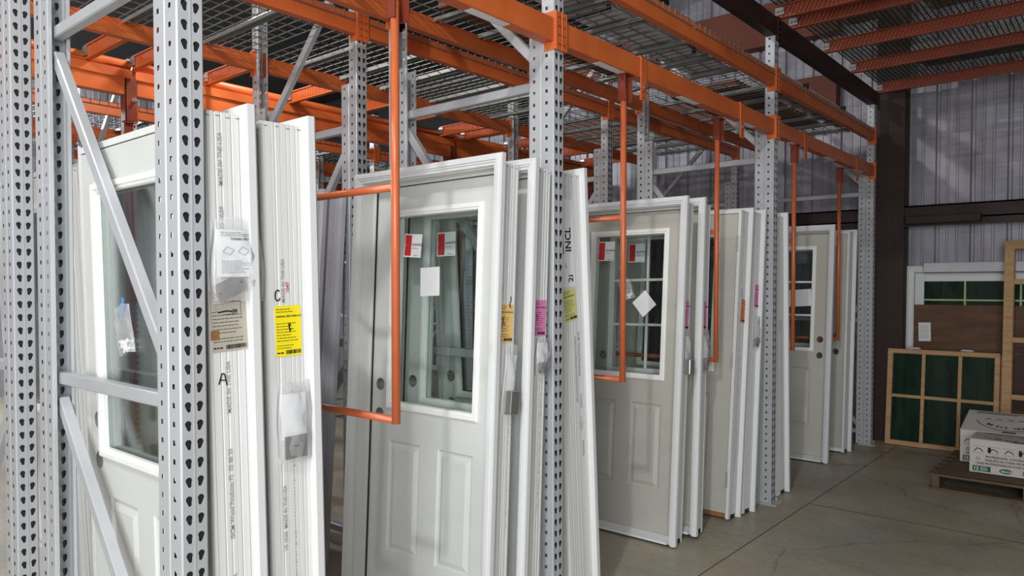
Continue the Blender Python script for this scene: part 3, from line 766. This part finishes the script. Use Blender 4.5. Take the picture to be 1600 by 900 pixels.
# ------------------------------------------------------------------ plastic bags of hardware
def bag(mw, w, h, label_, contents='plate', par=None, seed=1, open_top=True):
    """bag in its own x (width) y(height) plane, bulging along z"""
    t = empty('hardware_bag', label=label_, cat='plastic bag', group='plastic hardware bags', mw=mw)
    rnd = random.Random(seed)
    bm = bmesh.new(); nx, nz = 12, 16
    ph = [rnd.uniform(0, 6) for _ in range(8)]
    def pt(i, j, s):
        u, v = i/nx, j/nz
        prof = math.sin(math.pi*u)**.6*(math.sin(math.pi*min(1, v*.9+.05))**.5)
        wr = .0035*math.sin(9*u+ph[0]+5*v)+.003*math.sin(17*v+ph[1]+7*u)+.0025*math.sin(23*u-14*v+ph[2])+.0015*math.sin(41*u+37*v+ph[3])
        edge = 1+.04*math.sin(7*v+ph[4])-.12*v*v
        return ((u-.5)*w*edge, v*h+.004*math.sin(8*u+ph[5]), .002+(.5+.5*s)*(.020*prof)+(wr if s > 0 else 0)*prof)
    for s in (1, -1):
        g = [[bm.verts.new(pt(i, j, s)) for j in range(nz+1)] for i in range(nx+1)]
        for i in range(nx):
            for j in range(nz): bm.faces.new((g[i][j], g[i+1][j], g[i+1][j+1], g[i][j+1]))
    bmesh.ops.remove_doubles(bm, verts=bm.verts, dist=.0008)
    bm2obj('film', bm, 'film', t, True)
    if contents in ('plate', 'sheet'):
        bm = bmesh.new(); box(bm, -w*.38, w*.30, h*.30, h*.86, .006, .0075)
        bm2obj('paper_insert', bm, 'paper', t)
    if contents == 'sheet':
        s = Sheet(); s.text('THERMA-TRU', -.022, h*.74, .009)
        s.lines(-w*.3, w*.24, h*.78, h*.84, 3, .0014).lines(-w*.3, w*.24, h*.34, h*.50, 7, .0012)
        for k in (-.2, .08): s.stroke([(w*k-.012, h*.60), (w*k, h*.66), (w*k+.022, h*.62), (w*k+.008, h*.56), (w*k-.012, h*.60)], .0008)
        s.build('print', 'ink', t, None, .0085)
        bm = bmesh.new(); bar(bm, (-w*.40, h*.10, .004), (w*.12, h*.25, .004), .05, .0025, (0, 0, 1)); o = bm2obj('metal_plate', bm, 'zinc', t)
        bm = bmesh.new()
        for q in ((-w*.33, h*.10), (w*.05, h*.24)): tube(bm, [(q[0], q[1], .0055), (q[0], q[1], .0065)], .004, 8)
        bm2obj('screw_hole', bm, 'ink', o)
    if contents == 'plate':
        bm = bmesh.new(); box(bm, -w*.34, w*.26, h*.06, h*.34, .010, .014); o = bm2obj('metal_plate', bm, 'channel', t, bevel=.001)
        bm = bmesh.new(); box(bm, -w*.10, w*.04, h*.20, h*.22, .0141, .0147); tube(bm, [(w*.12, h*.26, .014), (w*.12, h*.26, .0148)], .003, 8); bm2obj('slot_mark', bm, 'ink', o)
    if contents == 'box':
        bm = bmesh.new(); box(bm, -w*.30, w*.32, h*.0, h*.34, .004, .045); o = bm2obj('latch_box', bm, 'zinc', t, bevel=.004)
        bm = bmesh.new(); box(bm, -w*.26, w*.30, h*.22, h*.86, .010, .0115); bm2obj('paper_insert', bm, 'paper', t)
    if contents == 'screws':
        bm = bmesh.new()
        for k in range(16):
            c = Vector((rnd.uniform(-w*.28, w*.28), rnd.uniform(h*.05, h*.25), rnd.uniform(.005, .012)))
            d = Vector((rnd.uniform(-1, 1), rnd.uniform(-1, 1), rnd.uniform(-.2, .2))).normalized()*.011
            tube(bm, [c-d, c+d], .004, 6)
        tag(bm2obj('screw_caps', bm, 'paper', t), 'loose white caps'); t.children[-1]['kind'] = 'stuff'
        bm = bmesh.new(); bar(bm, (-w*.1, h*.78, .008), (w*.25, h*1.12, .008), .016, .001, (0, 0, 1)); tag(bm2obj('tape', bm, 'blue', t), 'strip of blue tape')
    return t
UMW = {id(o): o.matrix_basis.copy() for o in (UA, UC, P1, P2, P3, D1, D2, D3, D4, E1)}
def at(par, m): return par.matrix_basis @ m
bag(at(UA, on_side(-.020, .082, 1.475)), .165, .235, 'clear bag with white instruction sheet and metal plate on the unit marked A', 'sheet', seed=2)
bag(at(UC, on_side(-.022, .082, .985)), .125, .245, 'clear bag with folded paper and a grey metal plate under the yellow label', 'plate', seed=3)
bag(at(P1, on_side(-.022, .105, 1.00, R(-4))), .085, .28, 'clear bag with a white sleeve and latch box hanging below the amber label', 'box', seed=4)
bag(at(P2, on_side(-.022, .112, 1.145)), .10, .16, 'clear bag with small metal parts hanging below the pink label', 'plate', seed=5)
bag(at(D1, on_side(-.022, .10, 1.00)), .10, .26, 'clear bag below the pink label on the diamond-note door', 'box', seed=6)
bag(at(D2, on_side(-.022, .10, .98)), .11, .26, 'clear bag below the pink label on the unit behind the diamond-note door', 'plate', seed=7)
bag(at(D4, on_side(-.022, .085, 1.10)), .09, .22, 'grey plastic bag with metal parts beside the third post', 'plate', seed=8)
bag(at(UA, on_near(-.60, .0195-.006, 1.30, R(12))), .13, .16, 'small clear bag of white caps taped with blue on the glass behind the brace', 'screws', seed=9)
bag(at(P2, on_near(-.30, .121, 1.25, R(-20))), .12, .15, 'small clear bag of caps with blue tape behind the glass of the amber labelled door', 'screws', seed=10)
bag(at(D1, on_near(-.44, .121, 1.44, R(20))), .10, .13, 'small clear bag of caps with blue tape on the diamond-note door', 'screws', seed=11)

# ------------------------------------------------------------------ setting
def struct(name, bm, mt, **k):
    o = bm2obj(name, bm, mt, **k); o['kind'] = 'structure'; return o
bm = bmesh.new(); box(bm, -12, 6, -6, 8.2, -.12, 0); struct('floor', bm, 'floor')
# saw-cut joints in the slab
bm = bmesh.new(); box(bm, -1.74, -1.735, -6, 8.0, .0, .0008); box(bm, -1.735, 6, 5.25, 5.255, 0, .0008); struct('trim_1', bm, 'black')
def corr(x0, x1, z0, z1, y, rib=.2925, off=0):
    """ribbed sheet wall in the xz plane facing -Y"""
    bm = bmesh.new(); pts = []
    x = x0
    while x < x1:
        for dx, dy in ((0, 0), (.020, 0), (.030, .030), (.052, .030), (.062, 0), (.115, 0), (.120, -.006), (.135, -.006), (.140, 0), (.195, 0), (.200, -.006), (.215, -.006), (.220, 0)):
            pts.append((x+dx, y+dy))
        x += rib
    pts.append((x, y))
    pr = pts+[(x, y+.06), (x0, y+.06)]
    a = [bm.verts.new((p[0], p[1], z0)) for p in pts]; b = [bm.verts.new((p[0], p[1], z1)) for p in pts]
    for i in range(len(pts)-1): bm.faces.new((a[i], a[i+1], b[i+1], b[i]))
    box(bm, x0, x, y+.035, y+.08, z0, z1)
    return bm
WY = 8.12
struct('wall_far', corr(-12.07, 6, 0, 5.3, WY), 'wall')
bm = corr(-8, 6, 0, 4.85, 0); bmesh.ops.rotate(bm, verts=bm.verts, cent=(0, 0, 0), matrix=Matrix.Rotation(R(90), 3, 'Z'))
bmesh.ops.translate(bm, verts=bm.verts, vec=(-11.9, 2, 0)); struct('wall_left', bm, 'wall')
bm = bmesh.new(); box(bm, -4.4, 6, -6, 8.2, 5.3, 5.4); box(bm, -12, -4.4, -6, 8.2, 4.8, 4.9); box(bm, -4.45, -4.4, -6, 8.2, 4.9, 5.3); struct('ceiling', bm, 'roof')
for k, (z0, z1) in enumerate(((3.30, 3.72), (4.15, 4.6))):
    bm = bmesh.new(); box(bm, -6.5, -2.4, WY-.16, WY-.01, z0, z1); struct('trim_%d' % (5+k), bm, 'brownboard')
bm = bmesh.new(); box(bm, -11.8, -6.6, WY-.2, WY-.02, 3.75, 4.8); struct('trim_7', bm, 'roof')  # added dark panel for the black band high on the far wall
# girts and steel column on the far wall
bm = bmesh.new(); box(bm, -12, 6, WY-.20, WY-.01, 2.16, 2.175); box(bm, -12, 6, WY-.20, WY-.19, 2.10, 2.30); box(bm, -12, 6, WY-.20, WY-.01, 2.285, 2.30); struct('trim_2', bm, 'maroon')
bm = bmesh.new(); box(bm, -1.99, -1.735, 7.87, 7.882, 0, 5.3); box(bm, -1.99, -1.735, 8.06, 8.072, 0, 5.3); box(bm, -1.865, -1.853, 7.88, 8.065, 0, 5.3); struct('trim_3', bm, 'maroon')
bm = bmesh.new(); box(bm, -1.72, -1.10, 7.84, 7.915, 2.12, 2.19); struct('trim_4', bm, 'maroon', bevel=.004)

# ------------------------------------------------------------------ mezzanine over the aisle
for i, (a, b) in enumerate([(2.62, LINES[2]+.03), (LINES[2]+.05, 7.66)]):
    bt = beam('mezzanine_beam', AF+.006, a, b, 3.25, .13, 1, 'shade-darkened edge beam of the platform over the aisle, %s length' % ['nearer', 'farther'][i], 'mezzanine beams', mt='maroon', step=False, w=.07)  # the beam's shade is put into its dark colour
MY = [2.9, 3.75, 4.55, 5.10, 5.36, 6.08, 6.80, 7.66]
for k, y in enumerate(MY):
    t = empty('cross_bar', (AF, y, 0), 'shadow-ribbed orange joist under the aisle platform, number %d counting back from the far wall' % (len(MY)-k), 'cross bar', 'platform joists over the aisle')
    z0, z1 = 3.37, 3.46; L = 4.2
    bm = bmesh.new(); box(bm, .0, L, .012, .03, z0, z1); box(bm, 0, L, -.008, .03, z0-.001, z0+.007); box(bm, 0, L, -.008, .03, z1-.007, z1+.001)
    x = .02
    while x < L-.02:
        prism(bm, [(x, z0+.01), (x+.012, z0+.01), (x+.047, z1-.012), (x+.035, z1-.012)], lambda p: (p[0], .012, p[1]), lambda p: (p[0], .0, p[1])); x += .030  # slanted ribs shape the wire mesh's shadow pattern into the joist
    bm2obj('shadow_ribbed_bar', bm, 'joist', t)
    bm = bmesh.new(); box(bm, -.01, .05, -.014, -.008, z0+.02, z1-.02)
    for q in (.005, .032): tube(bm, [(q, -.014, z0+.045), (q, -.028, z0+.045)], .010, 6)
    bm2obj('bolt_plate', bm, 'channel', t)
bm = bmesh.new(); t = empty('aisle_mesh_floor', (AF, 2.8, 3.464), 'fine square wire mesh lying on the joists over the aisle', 'wire mesh')
L, Wd = 4.9, 4.2
for k in range(int(Wd/.036)+1): bar(bm, (k*.036, 0, .003), (k*.036, L, .003), .006, .006)
for k in range(int(L/.036)+1): bar(bm, (0, k*.036, .009), (Wd, k*.036, .009), .006, .006)
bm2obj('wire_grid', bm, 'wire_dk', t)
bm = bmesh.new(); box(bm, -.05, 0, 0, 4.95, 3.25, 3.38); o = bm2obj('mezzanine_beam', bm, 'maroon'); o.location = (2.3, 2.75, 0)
tag(o, 'shade-darkened edge beam on the far side of the aisle platform', 'rack beam', 'mezzanine beams')

# stored goods on the decks and platform, glimpsed through the wire
def bundle(x0, x1, y0, y1, z0, z1, n, mt, label_, rz=0):
    cx, cy = (x0+x1)/2, (y0+y1)/2
    t = empty('board_bundle', (cx, cy, z0), label_, 'board bundle', 'boards stored overhead'); t.rotation_euler.z = rz
    h = (z1-z0)/n
    bm = bmesh.new()
    for k in range(n):
        j = random.uniform(-.02, .02); box(bm, x0-cx+j, x1-cx+j, y0-cy, y1-cy, k*h, (k+1)*h-.004)
    bm2obj('boards', bm, mt, t, bevel=.002)
    for f in (.25, .75):
        bm = bmesh.new()
        y = (y0-cy)*(1-f)+(y1-cy)*f; box(bm, x0-cx-.022, x1-cx+.022, y-.012, y+.012, -.0006, z1-z0+.001)
        bm2obj('strap', bm, 'ink', t)
bundle(-2.9, -2.62, 2.8, 4.6, 3.022, 3.10, 2, 'brownboard', 'reddish boards on the middle bay front-row deck, rearmost')
bundle(-2.45, -2.22, 2.9, 4.9, 3.022, 3.12, 3, 'foam', 'white boards on the middle bay front-row deck')
bundle(-2.86, -2.3, 5.3, 7.2, 3.022, 3.08, 2, 'brownboard', 'reddish boards on the far bay front-row deck')
bundle(-2.2, -2.0, 5.4, 7.3, 3.022, 3.10, 2, 'foam', 'white boards on the far bay front-row deck')
bundle(-1.7, -1.35, 5.2, 5.95, 3.50, 3.62, 3, 'foam', 'white boards on the aisle platform, left end')
bundle(-1.15, -.80, 5.15, 6.0, 3.50, 3.60, 2, 'card', 'pale boards on the aisle platform, middle')
bundle(-.5, .4, 5.1, 6.0, 3.50, 3.60, 2, 'brownboard', 'reddish boards on the aisle platform, right part')
bundle(-1.5, -.6, 6.95, 7.5, 3.50, 3.56, 1, 'card', 'pale flat boards on the aisle platform by the far wall')

# ------------------------------------------------------------------ goods by the far wall
# multi-pane wood sash
def grid_frame(name, w, h, dpt, bars_x, bars_z, fr, mb, mt, gm, mw, label_, cat, group=None, gap_to=None):
    t = empty(name, label=label_, cat=cat, group=group, mw=mw)
    S = [lambda p: (p[0], p[1], p[0]), lambda p: (w-p[0], p[1], p[0]), lambda p: (w-p[0], p[1], h-p[0]), lambda p: (p[0], p[1], h-p[0])]
    bm = bmesh.new(); sweep(bm, [(0, 0), (0, dpt), (fr, dpt), (fr, .008), (fr-.006, 0)], S, True); bm2obj('sash_frame', bm, mt, t, bevel=.0015)
    for x in bars_x:
        bm = bmesh.new(); box(bm, x-mb/2, x+mb/2, .003, dpt*.5, fr-.002, h-fr+.002); bm2obj('muntin', bm, mt, t, bevel=.003)
    for z in bars_z:
        bm = bmesh.new(); box(bm, fr-.002, w-fr+.002, .004, dpt*.5-.001, z-mb/2, z+mb/2); bm2obj('muntin', bm, mt, t, bevel=.003)
    if gm:
        bm = bmesh.new(); box(bm, fr-.004, w-fr+.004, dpt*.5, dpt*.5+.004, fr-.004, h-fr+.004); bm2obj('glass_pane', bm, gm, t)
    return t
def leanmat(x, y, lean, z=0, rz=0): return Matrix.Translation((x, y, z)) @ Matrix.Rotation(rz, 4, 'Z') @ Matrix.Rotation(-lean, 4, 'X')
sash = grid_frame('pine_window', .92, .92, .05, (.31, .61), (.47,), .045, .030, 'wood', 'green', leanmat(-1.85, 7.74, .10, .006), 'raw pine six-pane window sash with green glass leaning by the steel column', 'window sash')
sash2 = grid_frame('pine_window', .92, .90, .035, (.31, .61), (.46,), .045, .030, 'wood', 'green', leanmat(-1.835, 7.805, .10, .004), 'second raw pine sash close behind the six-pane one, only its edges showing', 'window sash')
for k, (dx, lab_) in enumerate(((.22, 'left'), (.66, 'right'))):
    bm = bmesh.new(); rnd = random.Random(k)
    n = 14; ring = [(.055*math.cos(a)*(1+.15*rnd.random()), .018*math.sin(a)) for a in [2*math.pi*q/n for q in range(n)]]
    a = [bm.verts.new((p[0], p[1], 0)) for p in ring]; b = [bm.verts.new((p[0]*.7, p[1]*.7, .012+.006*rnd.random())) for p in ring]
    for q in range(n): bm.faces.new((a[q], a[(q+1)%n], b[(q+1)%n], b[q]))
    bm.faces.new(a[::-1]); bm.faces.new(b)
    o = bm2obj('foam_pad', bm, 'foam', None, True); o.location = (-1.85+dx, 7.86, .9245)
    tag(o, 'small crumpled white foam pad on top of the six-pane sash, %s one' % lab_, 'foam pad', 'foam pads on the sash')
# white window unit with hardboard front
t = empty('window_unit', label='large white window unit with green glass and brown board over its lower part', cat='window unit', mw=leanmat(-1.735, 7.985, .02, .002))
w, h = 1.55, 1.72
S = [lambda p: (p[0], p[1], 0), lambda p: (p[0], p[1], h-p[0]), lambda p: (w-p[0], p[1], h-p[0]), lambda p: (w-p[0], p[1], 0)]
bm = bmesh.new(); sweep(bm, [(0, .05), (0, .006), (.02, 0), (.05, .004), (.065, .012), (.065, .05)], S, False); bm2obj('outer_casing', bm, 'white', t)
bm = bmesh.new()
box(bm, .07, .15, .015, .045, 0, h-.07); box(bm, w-.15, w-.07, .015, .045, 0, h-.07); box(bm, .15, w-.15, .015, .045, h-.15, h-.07); bm2obj('inner_frame', bm, 'white', t, bevel=.003)
bm = bmesh.new(); box(bm, .15, w-.15, .03, .035, .02, h-.15); bm2obj('glass_pane', bm, 'green', t)
bm = bmesh.new(); box(bm, .485, .50, .018, .03, 1.0, h-.15); box(bm, .92, .935, .018, .03, 1.0, h-.15); box(bm, .15, w-.15, .017, .029, 1.385, 1.40); bm2obj('muntin', bm, 'lime', t)
bm = bmesh.new(); box(bm, .07, 1.45, .004, .014, .03, 1.345); bm2obj('cover_board', bm, 'plywood', t)
bm = bmesh.new(); prism(bm, [(.70, .75), (1.45, 1.28), (1.45, .45), (.70, .45)], lambda p: (p[0], -.002, p[1]), lambda p: (p[0], .003, p[1])); bm2obj('corner_board', bm, 'redboard', t)
o = sheet('spec_sheet', 'paper', .105, .18, t, on_near(.115, .0035, .99, R(2)), .0008)
s = Sheet(); s.lines(.01, .095, .02, .16, 11, .002, 4); s.build('print', 'ink', o)
bm = bmesh.new(); box(bm, .16, 1.42, -.075, -.002, 1.655, 1.745); tag(bm2obj('edge_guard', bm, 'foam', t, bevel=.004), 'white foam bar along the top')
# tall pine frame
t = grid_frame('wood_frame', .75, 1.92, .07, (), (.55, 1.05, 1.56), .075, .045, 'wood', None, leanmat(-.905, 7.68, .05, .006), 'tall raw pine window frame standing right of the six-pane sash', 'wood frame')

# pallet and boxes
pal = empty('pallet', (-1.18, 6.22, 0), 'weathered wooden pallet carrying the two white boxes', 'pallet')
for k in range(3):
    bm = bmesh.new(); x = .02+k*.565; box(bm, x, x+.05, 0, 1.01, .018, .105); bm2obj('stringer', bm, 'pallet', pal, bevel=.004)
for k in range(7):
    y = -.005+k*.152
    bm = bmesh.new(); box(bm, 0, 1.2, y, y+.11, .105, .123); bm2obj('deck_board', bm, 'pallet', pal, bevel=.003)
for k in range(3):
    bm = bmesh.new(); box(bm, 0, 1.2, k*.455, k*.455+.10, 0, .018); bm2obj('bottom_board', bm, 'pallet', pal, bevel=.003)
bm = bmesh.new(); rnd = random.Random(5)
vs = [bm.verts.new((x, y, .001+.003*rnd.random())) for x, y in ((0, 0), (.25, .0), (.6, .01), (1.1, 0), (1.1, .9), (.4, .93), (.05, .7))]
bm.faces.new(vs); o = bm2obj('cardboard_sheet', bm, 'pallet', None, solid=.003); o.location = (-1.15, 6.235, .1265)
tag(o, 'brown cardboard sheet covering the pallet under the boxes', 'cardboard')
def shim_box(x, y, z, w, d, h, label_, lid):
    t = empty('shipping_box', (x, y, z), label_, 'box', 'wood shim boxes')
    bm = bmesh.new(); box(bm, 0, w, 0, d, 0, h); bm2obj('carton', bm, 'card', t, bevel=.002)
    top = empty_lid = None
    bm = bmesh.new(); box(bm, 0, w, 0, d, 0, .004); l = bm2obj('lid', bm, 'card', t); l.location = (0, 0, h+.001); l.rotation_euler = (lid, 0, 0)
    if lid > .05:
        bm = bmesh.new(); prism(bm, [(0, 0), (d*.98, 0), (d*.98, d*.98*math.tan(lid))], lambda p: (.003, p[0], p[1]), lambda p: (w-.003, p[0], p[1])); q = bm2obj('lid_side', bm, 'card', t); q.location = (0, 0, h)
    s = Sheet()
    s.text('PROFESSIONAL CONTRACTOR SHIMS', .10, .118, .022, 0, .95).text('PAQUETE DE CUÑAS PROFESIONALES', .10, .092, .022, 0, .9).text('CALES PROFESSIONNELLES POUR CONTRACTEURS', .04, .066, .022, 0, .85)
    for k in range(5):
        xx = .02+k*.095; s.rect(xx, xx+.075, .148, .1495); s.rect(xx, xx+.075, .198, .1995)
        s.stroke([(xx+.01, .16), (xx+.03, .185), (xx+.055, .175), (xx+.065, .16)], .006)
        if k % 2: s.rect(xx, xx+.02, .155, .195)
    s.barcode(.33, .47, .018, .05); s.stroke([(.055+.012*math.cos(a*.7), .105+.010*math.sin(a*.7)) for a in range(10)], .003)
    s.build('print', 'ink', t, on_near(0, -.0003, 0))
    s = Sheet(); s.rect(.02, .135, .012, .052); s.build('green_panel', 'greenink', t, on_near(0, -.0004, 0))
    s = Sheet(); s.text('12', .026, .020, .034).lines(.07, .13, .018, .046, 3, .004); s.build('white_print', 'paper', t, on_near(0, -.0006, 0), .001)
    s = Sheet(); pts = [(.23+.042*math.cos(a*math.pi/10), .032+.018*math.sin(a*math.pi/10)) for a in range(20)]
    vs = [s.bm.verts.new((p[0], p[1], 0)) for p in pts]; s.bm.faces.new(vs); s.build('oval_logo', 'greenink', t, on_near(0, -.0004, 0))
    s = Sheet(); s.text('NELSON', .198, .024, .019); s.build('logo_print', 'paper', t, on_near(0, -.0006, 0), .001)
    s = Sheet()
    cx, cy = w*.5, d*.60
    s.stroke([(cx+.23*math.sin(R(q)), cy-.20*math.cos(R(q))) for q in range(-78, 79, 12)], .007)
    for k, ch in enumerate('WOOD SHIMS'):
        th = R(50-k*11); s.text(ch, cx+.18*math.sin(th)+.010, cy-.125*math.cos(th), .046, math.pi+th*.6, 1.1)
    s.lines(.06, w-.06, d*.86, d*.97, 3, .008, 5)
    for k in range(5): s.stroke([(w*.22+k*.075, d*.60), (w*.2+k*.075+.03, d*.67), (w*.2+k*.075+.05, d*.60)], .006)
    s.rect(w*.5-.035, w*.5+.055, .008, .030)
    s.build('lid_print', 'ink', l, None, .0045)
    return t
shim_box(-1.06, 6.735, .1375, .62, .42, .25, 'rear white box with WOOD SHIMS printed upside down on its lid', R(14))
shim_box(-.945, 6.40, .1375, .60, .32, .245, 'front white box with green 12 label and contractor shims text', 0)

# ------------------------------------------------------------------ lamps and light
def lamp(x, y, z, power, size, label_, col=(1, .96, .9), k=0):
    t = empty('high_bay_lamp', (x, y, z), label_, 'lamp', 'high bay lamps')
    bm = bmesh.new(); n = 20
    prof = [(.05, .34), (.07, .30), (.09, .22), (.24, .06), (.25, .0), (.235, .0), (.08, .20)]
    rings = [[bm.verts.new((r_*math.cos(2*math.pi*q/n), r_*math.sin(2*math.pi*q/n), zz)) for q in range(n)] for r_, zz in prof]
    for a, b in zip(rings, rings[1:]):
        for q in range(n): bm.faces.new((a[q], a[(q+1)%n], b[(q+1)%n], b[q]))
    bm2obj('reflector', bm, 'lampmetal', t, True)
    bm = bmesh.new(); tube(bm, [(0, 0, .16), (0, 0, .2)], .08, 12); bm2obj('bulb', bm, 'glow', t)
    bm = bmesh.new(); tube(bm, [(0, 0, .34), (0, 0, (4.8 if x < -4.4 else 5.3)-z)], .006, 6); bm2obj('hanging_cord', bm, 'ink', t)
    ld = bpy.data.lights.new('lamp_light', 'POINT'); ld.energy = power; ld.shadow_soft_size = size; ld.color = col
    lo = bpy.data.objects.new('lamp_light', ld); COL.objects.link(lo); lo.parent = t; lo.location = (0, 0, -.1)
lamp(-.3, -1.2, 4.75, 330, .08, 'high bay lamp over the aisle behind the camera', (1, 1, .98))
lamp(-3.6, -.6, 4.75, 150, .08, 'high bay lamp over the racks, left of the camera', (1, .98, .95))
lamp(-4.7, 2.6, 3.75, 60, .08, 'high bay lamp over the walkway behind the second row')
lamp(-10.2, 1.5, 3.7, 520, .10, 'high bay lamp near the left wall', (.92, .96, 1))
# daylight from the open loading door behind the camera
ld = bpy.data.lights.new('loading_door_daylight', 'AREA'); ld.shape = 'RECTANGLE'; ld.size = 3.4; ld.size_y = 3.0; ld.energy = 215; ld.spread = R(140); ld.color = (.96, .98, 1)
lo = bpy.data.objects.new('loading_door_daylight', ld); COL.objects.link(lo); lo.location = (1.3, -3.1, 2.0)
lo.rotation_euler = (Vector((-3.2, 1.0, 1.3))-Vector(lo.location)).to_track_quat('-Z', 'Y').to_euler()

w = bpy.data.worlds.new('world'); SC.world = w; w.use_nodes = True
w.node_tree.nodes['Background'].inputs[0].default_value = (.80, .86, 1, 1); w.node_tree.nodes['Background'].inputs[1].default_value = .09

# ------------------------------------------------------------------ camera
cd = bpy.data.cameras.new('camera'); cam = bpy.data.objects.new('camera', cd); COL.objects.link(cam); SC.camera = cam
cd.sensor_width = 36; cd.lens = 36*1150/1600; cd.clip_start = .05
PITCHDOWN = 1.4
cam.location = (0, 0, 1.52); cam.rotation_euler = (R(90-PITCHDOWN), 0, R(40.4))
cd.shift_y = -(1150*math.tan(R(PITCHDOWN))-2)/1600*-1
SC.view_settings.view_transform = 'Standard'; SC.view_settings.look = 'None'; SC.view_settings.gamma = 1; SC.view_settings.use_curve_mapping = False
SC.view_settings.exposure = 0
for o in list(SC.objects):
    if '_dims' in o: del o['_dims']
